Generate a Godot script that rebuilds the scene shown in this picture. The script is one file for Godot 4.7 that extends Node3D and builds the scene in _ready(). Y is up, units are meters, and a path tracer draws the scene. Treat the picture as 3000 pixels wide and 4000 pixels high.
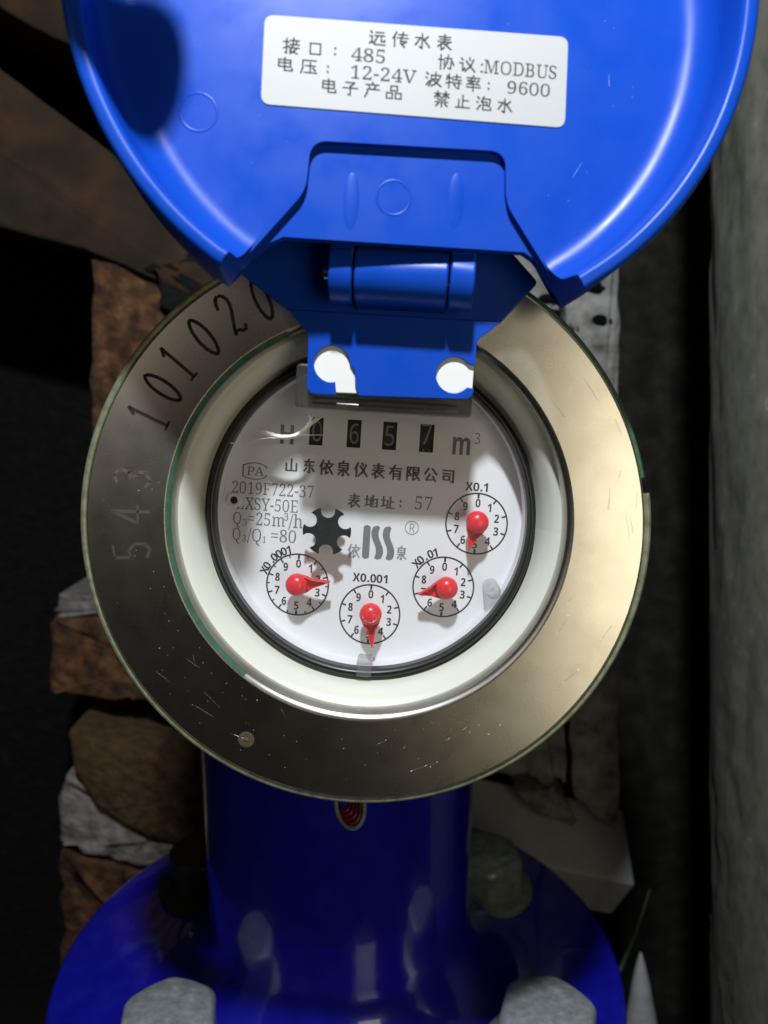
extends Node3D
# Lengths in the shape code are millimetres; meshes are committed in metres.

const MM := 0.001

# ------------------------------------------------------------------ mesh builder
class Shape:
	var st := SurfaceTool.new()
	func _init() -> void:
		st.begin(Mesh.PRIMITIVE_TRIANGLES)
	func v(p: Vector3, uv := Vector2.ZERO) -> void:
		st.set_uv(uv)
		st.add_vertex(p * 0.001)
	func tri(a: Vector3, b: Vector3, c: Vector3) -> void:
		v(a); v(b); v(c)
	func quad(a: Vector3, b: Vector3, c: Vector3, d: Vector3) -> void:
		tri(a, b, c); tri(a, c, d)
	func flat() -> void:
		st.set_smooth_group(-1)
	func smooth(g: int) -> void:
		st.set_smooth_group(g)
	func color(c: Color) -> void:
		st.set_color(c)
	# revolve runs of (radius, z) about the z axis; each run is smooth, runs meet in creases
	func lathe(runs: Array, a0 := 0.0, a1 := 360.0, n := 128, m := Transform3D.IDENTITY) -> void:
		var g := 1
		for run in runs:
			smooth(g)
			g += 1
			var along := 0.0
			for k in run.size() - 1:
				var p: Vector2 = run[k]
				var q: Vector2 = run[k + 1]
				var next := along + p.distance_to(q)
				for i in n:
					var u0 := float(i) / n
					var u1 := float(i + 1) / n
					var t0 := deg_to_rad(lerpf(a0, a1, u0))
					var t1 := deg_to_rad(lerpf(a0, a1, u1))
					var A := m * Vector3(p.x * cos(t0), p.x * sin(t0), p.y)
					var B := m * Vector3(p.x * cos(t1), p.x * sin(t1), p.y)
					var C := m * Vector3(q.x * cos(t1), q.x * sin(t1), q.y)
					var D := m * Vector3(q.x * cos(t0), q.x * sin(t0), q.y)
					var ua := Vector2(u0, along / 30.0); var ub := Vector2(u1, along / 30.0)
					var uc := Vector2(u1, next / 30.0); var ud := Vector2(u0, next / 30.0)
					if p.x > 1e-4:
						v(A, ua); v(B, ub); v(C, uc)
					if q.x > 1e-4:
						v(A, ua); v(C, uc); v(D, ud)
				along = next
	func face(poly: PackedVector2Array, z: float, m := Transform3D.IDENTITY) -> void:
		flat()
		var idx := Geometry2D.triangulate_polygon(poly)
		for i in idx:
			v(m * Vector3(poly[i].x, poly[i].y, z), poly[i] / 30.0)
	# extruded outline with chamfered front edge (z1 is the front)
	func prism(poly_in: PackedVector2Array, z0: float, z1: float, bevel := 0.0, m := Transform3D.IDENTITY, back := true) -> void:
		var poly := poly_in
		if Geometry2D.is_polygon_clockwise(poly):
			poly = poly.duplicate()
			poly.reverse()
		var n := poly.size()
		var rings := [[poly, z0]]
		if bevel > 0.0:
			rings.append([poly, z1 - bevel])
			rings.append([inset(poly, bevel * 0.3), z1 - bevel * 0.3])
			rings.append([inset(poly, bevel), z1])
		else:
			rings.append([poly, z1])
		flat()
		for r in rings.size() - 1:
			for i in n:
				var j := (i + 1) % n
				var a: Vector2 = rings[r][0][i]; var b: Vector2 = rings[r][0][j]
				var c: Vector2 = rings[r + 1][0][j]; var d: Vector2 = rings[r + 1][0][i]
				quad(m * Vector3(a.x, a.y, rings[r][1]), m * Vector3(b.x, b.y, rings[r][1]), m * Vector3(c.x, c.y, rings[r + 1][1]), m * Vector3(d.x, d.y, rings[r + 1][1]))
		face(rings[-1][0], z1, m)
		if back:
			face(poly, z0, m)
	func inset(poly: PackedVector2Array, d: float) -> PackedVector2Array:
		var out := PackedVector2Array()
		var n := poly.size()
		for i in n:
			var e0 := (poly[i] - poly[(i + n - 1) % n]).normalized()
			var e1 := (poly[(i + 1) % n] - poly[i]).normalized()
			var n0 := Vector2(-e0.y, e0.x); var n1 := Vector2(-e1.y, e1.x)
			var b := n0 + n1
			var l := maxf(b.length_squared(), 0.3)
			out.append(poly[i] + b * (2.0 * d / l))
		return out
	func tube(pts: Array, r0: float, r1: float, n := 10) -> void:
		smooth(1)
		var rings := []
		for k in pts.size():
			var p: Vector3 = pts[k]
			var d: Vector3 = ((pts[mini(k + 1, pts.size() - 1)] as Vector3) - (pts[maxi(k - 1, 0)] as Vector3)).normalized()
			var s := d.cross(Vector3(0.31, 0.2, 0.93)).normalized()
			var t := d.cross(s)
			var r := lerpf(r0, r1, float(k) / (pts.size() - 1))
			var ring := []
			for i in n:
				var a := TAU * i / n
				ring.append(p + (s * cos(a) + t * sin(a)) * r)
			rings.append(ring)
		for k in rings.size() - 1:
			for i in n:
				var j := (i + 1) % n
				quad(rings[k][i], rings[k][j], rings[k + 1][j], rings[k + 1][i])
		for i in range(1, n - 1):
			tri(rings[0][0], rings[0][i], rings[0][i + 1])
			tri(rings[-1][0], rings[-1][i], rings[-1][i + 1])
	func ellipsoid(c: Vector3, r: Vector3, rows := 16, cols := 28) -> void:
		smooth(1)
		for i in rows:
			for j in cols:
				var p := []
				for o in [[0, 0], [1, 0], [1, 1], [0, 1]]:
					var a: float = PI * (i + o[0]) / rows
					var b: float = TAU * (j + o[1]) / cols
					p.append(c + Vector3(r.x * sin(a) * cos(b), r.y * sin(a) * sin(b), r.z * cos(a)))
				if i > 0: tri(p[0], p[2], p[3])
				if i < rows - 1: tri(p[0], p[1], p[2])
	# pen strokes "x y x y / x y x y" on a 20 x 20 grid, y down, drawn as thin bars
	func pen(strokes: String, at: Vector2, w: float, h: float, thick: float, z: float, m := Transform3D.IDENTITY) -> void:
		flat()
		for s in strokes.split("/"):
			var f := s.split_floats(" ", false)
			for k in range(0, f.size() - 2, 2):
				var a := at + Vector2((f[k] / 20.0 - 0.5) * w, (0.5 - f[k + 1] / 20.0) * h)
				var b := at + Vector2((f[k + 2] / 20.0 - 0.5) * w, (0.5 - f[k + 3] / 20.0) * h)
				var d := (b - a).normalized() * thick * 0.5
				# brush-like: across strokes thin, down strokes full
				var e := Vector2(-d.y, d.x) * (0.72 if absf(d.x) > absf(d.y) * 2.0 else 1.0)
				a -= d * 0.7; b += d * 0.7
				quad(m * Vector3(a.x - e.x, a.y - e.y, z), m * Vector3(b.x - e.x, b.y - e.y, z), m * Vector3(b.x + e.x, b.y + e.y, z), m * Vector3(a.x + e.x, a.y + e.y, z))
	func done(m: Material) -> ArrayMesh:
		st.generate_normals()
		var mesh := st.commit()
		mesh.surface_set_material(0, m)
		return mesh

const GLYPHS := {
	"山": "10 2 10 17/3 8 3 17 17 17/17 8 17 17", "东": "4 4 17 4/10 1 5 9 16 9/11 6 11 18 9 17/7 12 4 16/14 12 17 16",
	"依": "6 1 2 9/4 6 4 19/13 1 14 4/7 5 20 5/12 5 6 13/10 10 10 18 13 16/18 7 13 11/12 8 19 18",
	"泉": "10 0 8 3/4 3 16 3 16 9 4 9 4 3/4 6 16 6/10 9 10 19 8 18/3 12 8 12 3 18/16 11 12 13/11 12 18 18",
	"仪": "6 1 2 9/4 6 4 19/11 1 13 4/17 3 13 12 7 18/9 5 19 18",
	"表": "3 3 17 3/4 6 16 6/2 9 18 9/10 0 10 9 2 15/6 12 6 19 10 16/15 10 11 13/9 11 18 18",
	"有": "2 5 18 5/9 1 2 12/7 8 7 19/7 8 16 8 16 19 13 18/7 12 16 12/7 15 16 15",
	"限": "2 2 2 19/2 2 7 2 4 8 7 12 4 13/10 2 17 2 17 8 10 8/10 5 17 5/10 2 10 18 14 16/17 10 13 12/12 9 19 18",
	"公": "7 2 2 9/12 2 18 9/9 9 4 17 15 16/13 12 17 18", "司": "3 3 17 3 17 18 14 17/3 7 13 7/4 10 12 10 12 15 4 15 4 10",
	"地": "1 7 7 7/4 2 4 15/1 16 8 14/8 9 19 6 19 12 17 12/13 1 13 14/10 4 10 17 19 17 19 14",
	"址": "1 7 7 7/4 2 4 15/1 16 8 14/14 2 14 18/14 9 19 9/10 7 10 18/8 18 20 18",
	"远": "2 2 4 4/1 8 4 8 4 14 1 17/4 15 8 18 20 18/8 3 18 3/7 7 19 7/11 7 7 15/15 7 15 14 19 14 19 12",
	"传": "6 1 2 9/4 6 4 19/8 4 19 4/7 8 20 8/14 1 11 12 18 12 13 16/11 14 16 19",
	"水": "10 1 10 19 7 17/2 6 8 6 2 15/17 4 12 9/11 7 19 17",
	"接": "1 5 8 5/5 1 5 19 3 18/1 13 8 10/13 0 14 3/9 3 20 3/12 4 13 7/17 4 16 7/9 8 20 8/8 12 20 12/13 8 9 16 18 19/17 12 14 16 9 19",
	"口": "4 4 16 4 16 17 4 17 4 4", "电": "3 4 17 4 17 13 3 13 3 4/3 8 17 8/10 1 10 18 19 18 19 15",
	"压": "3 2 19 2/3 2 3 12 1 19/6 9 18 9/12 5 12 18/5 18 20 18/15 12 18 15",
	"协": "1 7 8 7/4 1 4 19/9 5 17 5 16 18 13 17/13 1 12 10 8 18/9 9 8 13/18 9 20 13",
	"议": "3 2 5 4/1 8 5 8 5 17 8 14/13 1 14 4/18 3 15 11 8 18/9 5 20 18",
	"波": "2 2 4 4/1 8 3 9/2 18 6 12/8 5 19 5 18 8/8 5 8 12 5 19/13 1 13 10/9 10 17 10 14 15 8 19/10 11 20 19",
	"特": "3 3 2 8/2 6 9 6/5 1 5 19/1 13 9 11/10 4 19 4/14 1 14 8/9 8 20 8/9 12 20 12/17 9 17 19 14 18/11 14 13 16",
	"率": "10 0 10 3/2 3 18 3/9 3 6 7 11 7/12 6 6 11 14 11/3 6 5 8/2 12 6 10/17 6 14 8/14 10 18 12/2 15 19 15/10 11 10 20",
	"子": "4 3 15 3 10 8/10 7 10 19 7 18/1 10 19 10", "产": "10 0 11 3/2 3 18 3/6 5 7 8/14 5 12 8/4 9 19 9/4 9 4 13 1 19",
	"品": "6 2 14 2 14 8 6 8 6 2/1 11 8 11 8 18 1 18 1 11/12 11 19 11 19 18 12 18 12 11",
	"禁": "1 3 9 3/5 0 5 9/5 3 1 8/5 4 9 8/11 3 19 3/15 0 15 9/15 3 11 8/15 4 19 8/5 11 15 11/2 14 18 14/10 14 10 20/6 16 3 19/14 16 17 19",
	"止": "10 2 10 18/10 9 17 9/5 8 5 18/1 18 19 18", "泡": "2 2 4 4/1 8 3 9/2 18 6 12/10 1 7 8/9 4 18 4 17 13 15 13/9 8 14 8 14 12 9 12/9 8 9 18 19 18 19 15",
	"：": "4 7 5 8/4 14 5 15",
}

const DIGITS := {
	"0": "10 0 11.6 0.7 13 2.4 14.2 5 14.8 8 14.9 10 14.8 12 14.2 15 13 17.6 11.6 19.3 10 20 8.4 19.3 7 17.6 5.8 15 5.2 12 5.1 10 5.2 8 5.8 5 7 2.4 8.4 0.7 10 0", "1": "7 3 10 0 10 20/7 20 13 20",
	"2": "5 5 5.6 3 7 1 9 0 11.5 0.3 13.6 1.8 14.6 4 14.3 6.4 13 9 10.5 12.5 8 16 6.3 19 8 18 10 18.2 12.5 19.6 14.6 19.6 16.2 18", "3": "5 2 10 0 15 3 14 8 9 10 15 12 16 17 10 20 5 18",
	"4": "13 20 13 0 4 14 17 14", "5": "15 0 6 0 5 9 10 8 15 12 14 18 9 20 4 18",
}

var serif := SystemFont.new()
var sans := SystemFont.new()
var mono := SystemFont.new()
var bold := SystemFont.new()
var middle := {}

func print_text(s: Shape, text: String, at: Vector2, height: float, font: Font, z: float, widen := 1.0, turn := 0.0, align := HORIZONTAL_ALIGNMENT_CENTER) -> void:
	var t := TextMesh.new()
	t.text = text
	t.font = font
	t.font_size = 32
	t.pixel_size = 0.01
	t.depth = 0.0
	t.curve_step = 2.0
	t.horizontal_alignment = align
	if not middle.has(font):
		var o := TextMesh.new()
		o.text = "0"
		o.font = font
		o.font_size = 32
		o.pixel_size = 0.01
		o.depth = 0.0
		middle[font] = o.get_aabb().get_center().y
	# scale by the digit height (about 0.72 of the font size)
	var k := height / (32 * 0.01 * 0.72)
	var arrays := t.surface_get_arrays(0)
	var vs: PackedVector3Array = arrays[Mesh.ARRAY_VERTEX]
	var idx: PackedInt32Array = arrays[Mesh.ARRAY_INDEX] if arrays[Mesh.ARRAY_INDEX] != null else PackedInt32Array(range(vs.size()))
	var r := deg_to_rad(turn)
	s.flat()
	for i in idx:
		var p := vs[i]
		var q := Vector2((p.x) * k * widen, (p.y - middle[font]) * k).rotated(r)
		s.v(Vector3(at.x + q.x, at.y + q.y, z))

func print_hanzi(s: Shape, text: String, from: Vector2, to: Vector2, w: float, h: float, thick: float, z: float) -> void:
	for i in text.length():
		var p := from.lerp(to, float(i) / maxf(1, text.length() - 1))
		s.pen(GLYPHS[text[i]], p, w, h, thick, z)

# ------------------------------------------------------------------ nodes
func part(called: String, mesh: Mesh, parent: Node, at := Transform3D.IDENTITY) -> MeshInstance3D:
	var o := MeshInstance3D.new()
	o.name = called
	o.mesh = mesh
	o.transform = at
	parent.add_child(o, true)
	if parent.get_child_count() > 1:
		pass
	return o

func thing(called: String, label: String, category: String, group := "", at := Transform3D.IDENTITY) -> Node3D:
	var o := Node3D.new()
	o.name = called
	o.transform = at
	o.set_meta("label", label)
	o.set_meta("category", category)
	if group: o.set_meta("group", group)
	add_child(o, true)
	return o

func solo(called: String, mesh: Mesh, label: String, category: String, at := Transform3D.IDENTITY, group := "") -> MeshInstance3D:
	var o := part(called, mesh, self, at)
	o.set_meta("label", label)
	o.set_meta("category", category)
	if group: o.set_meta("group", group)
	return o

func setting(called: String, mesh: Mesh, at := Transform3D.IDENTITY) -> MeshInstance3D:
	var o := part(called, mesh, self, at)
	o.set_meta("kind", "structure")
	return o

# ------------------------------------------------------------------ materials
func noise(freq: float, octaves := 4, sd := 1, ramp: Gradient = null, size := 512, kind := FastNoiseLite.TYPE_SIMPLEX_SMOOTH) -> NoiseTexture2D:
	var f := FastNoiseLite.new()
	f.noise_type = kind
	f.seed = sd
	f.frequency = freq
	f.fractal_octaves = octaves
	var t := NoiseTexture2D.new()
	t.noise = f
	t.width = size
	t.height = size
	t.seamless = true
	if ramp: t.color_ramp = ramp
	return t

func ramp(stops: Array) -> Gradient:
	var g := Gradient.new()
	var o := PackedFloat32Array()
	var c := PackedColorArray()
	for s in stops:
		o.append(s[0])
		c.append(s[1])
	g.offsets = o
	g.colors = c
	return g

func lin(r: float, g: float, b: float, a := 1.0) -> Color:
	var c := Color(r, g, b).linear_to_srgb()
	c.a = a
	return c

func paint(c: Color, rough: float, metal := 0.0, spec := 0.5) -> StandardMaterial3D:
	var m := StandardMaterial3D.new()
	m.albedo_color = c
	m.roughness = rough
	m.metallic = metal
	m.metallic_specular = spec
	return m

func mottled(stops: Array, rough: float, freq: float, scale: float, height := 0.0, sd := 3, metal := 0.0) -> StandardMaterial3D:
	var m := paint(Color.WHITE, rough, metal)
	m.albedo_texture = noise(freq, 5, sd, ramp(stops))
	m.uv1_triplanar = true
	m.uv1_scale = Vector3.ONE * scale
	if height > 0.0:
		m.heightmap_enabled = true
		m.heightmap_texture = noise(freq * 1.7, 5, sd + 11)
		m.heightmap_scale = height
	return m

var M := {}

func materials() -> void:
	var blue := paint(lin(0.005, 0.06, 0.45), 0.27, 0.0, 0.34)
	blue.roughness_texture = noise(0.012, 4, 5, ramp([[0.0, Color(0.6, 0.6, 0.6)], [0.5, Color(0.85, 0.85, 0.85)], [1.0, Color(1, 1, 1)]]))
	blue.roughness = 0.4
	blue.uv1_triplanar = true
	blue.uv1_scale = Vector3.ONE * 12.0
	blue.heightmap_enabled = true
	blue.heightmap_texture = noise(0.006, 3, 8)
	blue.heightmap_scale = 0.006
	M.blue = blue
	M.blue_line = blue
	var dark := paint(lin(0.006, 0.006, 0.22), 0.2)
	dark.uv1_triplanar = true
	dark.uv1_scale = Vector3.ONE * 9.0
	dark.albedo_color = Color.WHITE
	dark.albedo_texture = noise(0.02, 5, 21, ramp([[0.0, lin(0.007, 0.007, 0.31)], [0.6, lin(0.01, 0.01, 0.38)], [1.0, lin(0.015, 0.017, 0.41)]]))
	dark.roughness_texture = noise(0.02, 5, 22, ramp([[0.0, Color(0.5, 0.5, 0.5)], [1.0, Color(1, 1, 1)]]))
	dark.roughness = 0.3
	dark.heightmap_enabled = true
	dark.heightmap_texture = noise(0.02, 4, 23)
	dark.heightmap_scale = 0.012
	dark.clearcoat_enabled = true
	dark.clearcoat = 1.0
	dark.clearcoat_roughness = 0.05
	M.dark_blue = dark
	# turned metal ring
	var ring := paint(Color.WHITE, 0.3, 1.0)
	ring.albedo_texture = noise(0.012, 5, 31, ramp([[0.0, lin(0.5, 0.475, 0.42)], [0.35, lin(0.58, 0.555, 0.5)], [1.0, lin(0.62, 0.6, 0.54)]]))
	ring.uv1_triplanar = true
	ring.uv1_scale = Vector3.ONE * 10.0
	ring.roughness_texture = noise(0.02, 5, 32, ramp([[0.0, Color(0.86, 0.86, 0.86)], [1.0, Color(1, 1, 1)]]))
	ring.anisotropy_enabled = true
	ring.anisotropy = 0.45
	M.ring = ring
	var bright := paint(lin(0.6, 0.58, 0.54), 0.3, 1.0)
	bright.heightmap_enabled = true
	bright.heightmap_texture = noise(0.03, 4, 35)
	bright.heightmap_scale = 0.002
	bright.uv1_triplanar = true
	bright.uv1_scale = Vector3.ONE * 30.0
	M.bright_metal = bright
	M.green = mottled([[0.0, lin(0.02, 0.06, 0.03)], [0.5, lin(0.035, 0.11, 0.06)], [1.0, lin(0.08, 0.13, 0.08)]], 0.5, 0.03, 20.0)
	M.lip = mottled([[0.0, lin(0.12, 0.14, 0.09)], [0.5, lin(0.24, 0.26, 0.17)], [1.0, lin(0.36, 0.36, 0.24)]], 0.45, 0.03, 20.0, 0.0, 14, 0.4)
	M.cream = paint(lin(0.7, 0.705, 0.615), 0.35)
	M.black = paint(lin(0.006, 0.006, 0.007), 0.35)
	M.matt_black = paint(lin(0.003, 0.003, 0.004), 0.8, 0.0, 0.2)
	M.dial = paint(lin(0.78, 0.79, 0.82), 0.5)
	M.red = paint(lin(0.75, 0.02, 0.03), 0.28)
	M.ink = paint(lin(0.012, 0.012, 0.014), 0.8)
	M.sticker_ink = paint(lin(0.05, 0.05, 0.055), 0.8)
	M.grey_ink = paint(lin(0.17, 0.165, 0.17), 0.8)
	M.pale_ink = paint(lin(0.3, 0.285, 0.28), 0.8)
	M.brown_ink = paint(lin(0.11, 0.098, 0.085), 0.8)
	M.digit = paint(lin(0.2, 0.22, 0.23), 0.6)
	M.white = paint(lin(0.8, 0.8, 0.77), 0.45)
	M.sticker = paint(lin(0.46, 0.46, 0.46), 0.55)
	M.engraved = paint(lin(0.035, 0.025, 0.015), 0.6, 0.3)
	M.stamped_lit = paint(lin(0.8, 0.72, 0.6), 0.35, 1.0)  # bright colour stands for light caught on three of the digits
	var glass := paint(Color(1, 1, 1, 0.03), 0.03)
	glass.transparency = BaseMaterial3D.TRANSPARENCY_ALPHA
	M.glass = glass
	var clear := paint(Color(0.3, 0.3, 0.3, 0.5), 0.15)
	clear.transparency = BaseMaterial3D.TRANSPARENCY_ALPHA
	M.clear = clear
	var clear2 := paint(Color(0.6, 0.6, 0.6, 0.3), 0.1)
	clear2.transparency = BaseMaterial3D.TRANSPARENCY_ALPHA
	M.clear_light = clear2
	M.galv = mottled([[0.0, lin(0.24, 0.27, 0.285)], [0.5, lin(0.36, 0.395, 0.41)], [0.8, lin(0.45, 0.475, 0.475)], [1.0, lin(0.6, 0.6, 0.58)]], 0.45, 0.02, 18.0, 0.025, 41, 0.35)
	M.galv_green = mottled([[0.0, lin(0.14, 0.17, 0.145)], [0.5, lin(0.26, 0.31, 0.26)], [1.0, lin(0.4, 0.44, 0.36)]], 0.35, 0.02, 18.0, 0.02, 42, 0.4)
	M.bolt_dark = mottled([[0.0, lin(0.012, 0.016, 0.01)], [1.0, lin(0.04, 0.05, 0.032)]], 0.5, 0.02, 18.0, 0.02, 43, 0.2)
	M.steel = paint(lin(0.5, 0.48, 0.42), 0.3, 1.0)
	M.brick = mottled([[0.0, lin(0.02, 0.011, 0.006)], [0.42, lin(0.075, 0.034, 0.015)], [0.65, lin(0.15, 0.06, 0.024)], [1.0, lin(0.22, 0.13, 0.07)]], 0.95, 0.018, 9.0, 0.14, 51)
	M.brown = mottled([[0.0, lin(0.014, 0.011, 0.006)], [0.5, lin(0.034, 0.02, 0.01)], [1.0, lin(0.08, 0.032, 0.013)]], 0.95, 0.01, 6.0, 0.05, 52)
	M.tan_brick = mottled([[0.0, lin(0.04, 0.022, 0.01)], [0.5, lin(0.085, 0.046, 0.018)], [1.0, lin(0.14, 0.075, 0.03)]], 0.95, 0.025, 9.0, 0.08, 53)
	M.mortar = mottled([[0.0, lin(0.09, 0.07, 0.055)], [0.4, lin(0.2, 0.175, 0.155)], [0.75, lin(0.3, 0.28, 0.26)], [1.0, lin(0.36, 0.3, 0.26)]], 0.95, 0.02, 9.0, 0.12, 54)
	M.concrete = mottled([[0.0, lin(0.05, 0.047, 0.04)], [0.32, lin(0.2, 0.195, 0.18)], [0.6, lin(0.3, 0.29, 0.275)], [1.0, lin(0.42, 0.41, 0.4)]], 0.95, 0.016, 8.0, 0.1, 55)
	M.ledge = mottled([[0.0, lin(0.42, 0.43, 0.45)], [0.5, lin(0.52, 0.53, 0.55)], [1.0, lin(0.6, 0.595, 0.61)]], 0.85, 0.012, 8.0, 0.05, 56)
	var post := mottled([[0.0, lin(0.09, 0.092, 0.06)], [0.35, lin(0.13, 0.13, 0.098)], [0.65, lin(0.155, 0.152, 0.122)], [0.85, lin(0.18, 0.176, 0.145)], [1.0, lin(0.34, 0.33, 0.29)]], 0.85, 0.03, 9.0, 0.0, 57)
	post.uv1_scale = Vector3(11, 6, 11)
	M.post = post
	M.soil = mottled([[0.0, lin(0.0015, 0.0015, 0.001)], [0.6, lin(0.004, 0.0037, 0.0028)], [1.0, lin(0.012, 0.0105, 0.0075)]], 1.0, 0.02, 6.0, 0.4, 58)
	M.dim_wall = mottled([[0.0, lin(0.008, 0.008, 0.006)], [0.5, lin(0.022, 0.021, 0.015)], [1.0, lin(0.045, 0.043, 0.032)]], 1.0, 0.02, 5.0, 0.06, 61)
	M.scuff = mottled([[0.0, lin(0.006, 0.008, 0.1)], [0.5, lin(0.03, 0.038, 0.11)], [1.0, lin(0.06, 0.07, 0.14)]], 0.3, 0.02, 30.0, 0.0, 59)
	M.wire_red = paint(lin(0.16, 0.008, 0.01), 0.35)
	M.wire_white = paint(lin(0.16, 0.22, 0.27), 0.35)
	M.dust = paint(lin(0.3, 0.28, 0.24), 0.9)
	M.rust = mottled([[0.0, lin(0.05, 0.04, 0.03)], [0.6, lin(0.1, 0.07, 0.045)], [1.0, lin(0.26, 0.13, 0.06)]], 0.6, 0.05, 60.0)
	M.scratch = paint(lin(0.14, 0.24, 0.55), 0.4)
	M.fibre = paint(lin(0.8, 0.8, 0.76), 0.6)

# ------------------------------------------------------------------ outlines
func circle(c: Vector2, r: float, n := 48) -> PackedVector2Array:
	var p := PackedVector2Array()
	for i in n:
		p.append(c + Vector2(cos(TAU * i / n), sin(TAU * i / n)) * r)
	return p

func arc_points(r: float, a0: float, a1: float, n: int) -> PackedVector2Array:
	var p := PackedVector2Array()
	for i in n + 1:
		var a := deg_to_rad(lerpf(a0, a1, float(i) / n))
		p.append(Vector2(cos(a), sin(a)) * r)
	return p

func rounded(poly: PackedVector2Array, radii: Array, n := 6) -> PackedVector2Array:
	var out := PackedVector2Array()
	var c := poly.size()
	for i in c:
		var r: float = radii[i % radii.size()]
		if r <= 0.0:
			out.append(poly[i])
			continue
		var d0 := (poly[(i + c - 1) % c] - poly[i]).normalized()
		var d1 := (poly[(i + 1) % c] - poly[i]).normalized()
		var a := poly[i] + d0 * r
		var b := poly[i] + d1 * r
		for k in n + 1:
			var t := float(k) / n
			out.append(a.lerp(poly[i], t).lerp(poly[i].lerp(b, t), t))
	return out

func box(s: Shape, c: Vector3, size: Vector3, bevel: float, m := Transform3D.IDENTITY) -> void:
	var h := size * 0.5
	var p := rounded(PackedVector2Array([Vector2(-h.x, -h.y), Vector2(h.x, -h.y), Vector2(h.x, h.y), Vector2(-h.x, h.y)]), [bevel], 3)
	s.prism(p, -h.z, h.z, bevel * 0.6, m * Transform3D(Basis.IDENTITY, c))

# a rough block: outline in the xy plane, worn edges
func block(poly: Array, z0: float, z1: float, bevel: float, seed_value: int, wear: float) -> Shape:
	var rng := RandomNumberGenerator.new()
	rng.seed = seed_value
	bevel = minf(bevel, 4.0)
	var base := rounded(PackedVector2Array(poly), [bevel * 0.9], 3)
	var fine := PackedVector2Array()
	for i in base.size():
		var a := base[i]
		var b := base[(i + 1) % base.size()]
		var n := maxi(1, int(a.distance_to(b) / 9.0))
		for k in n:
			var p := a.lerp(b, float(k) / n)
			fine.append(p + Vector2(rng.randf_range(-wear, wear), rng.randf_range(-wear, wear)))
	var c := Vector2.ZERO
	for p in fine: c += p
	c /= fine.size()
	var f := FastNoiseLite.new()
	f.seed = seed_value
	f.frequency = 0.05
	f.fractal_octaves = 3
	var rings := [[0.0, z0], [0.0, z1 - bevel], [bevel * 0.12, z1 - bevel * 0.5], [bevel * 0.45, z1 - bevel * 0.14], [bevel * 1.0, z1], [-0.7, z1], [-0.4, z1], [-0.15, z1], [-0.001, z1]]
	var at := func(k: int, i: int) -> Vector3:
		var p: Vector2 = fine[i % fine.size()]
		var d := p - c
		var w: float = rings[k][0]
		var q := c + d * (-w if w < 0.0 else 1.0 - w / maxf(d.length(), bevel * 2.0))
		var z: float = rings[k][1]
		if k > 0: z += f.get_noise_2d(q.x, q.y) * wear * 2.2
		return Vector3(q.x, q.y, z)
	var s := Shape.new()
	s.smooth(1)
	for k in rings.size() - 1:
		for i in fine.size():
			s.quad(at.call(k, i), at.call(k, i + 1), at.call(k + 1, i + 1), at.call(k + 1, i))
	return s

# ------------------------------------------------------------------ scene
var head := Transform3D()
var lidf := Transform3D()
var meter: Node3D

func turned(yaw: float, pitch: float, roll: float) -> Basis:
	return Basis(Vector3.UP, deg_to_rad(yaw)) * Basis(Vector3.RIGHT, deg_to_rad(pitch)) * Basis(Vector3.BACK, deg_to_rad(roll))

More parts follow.
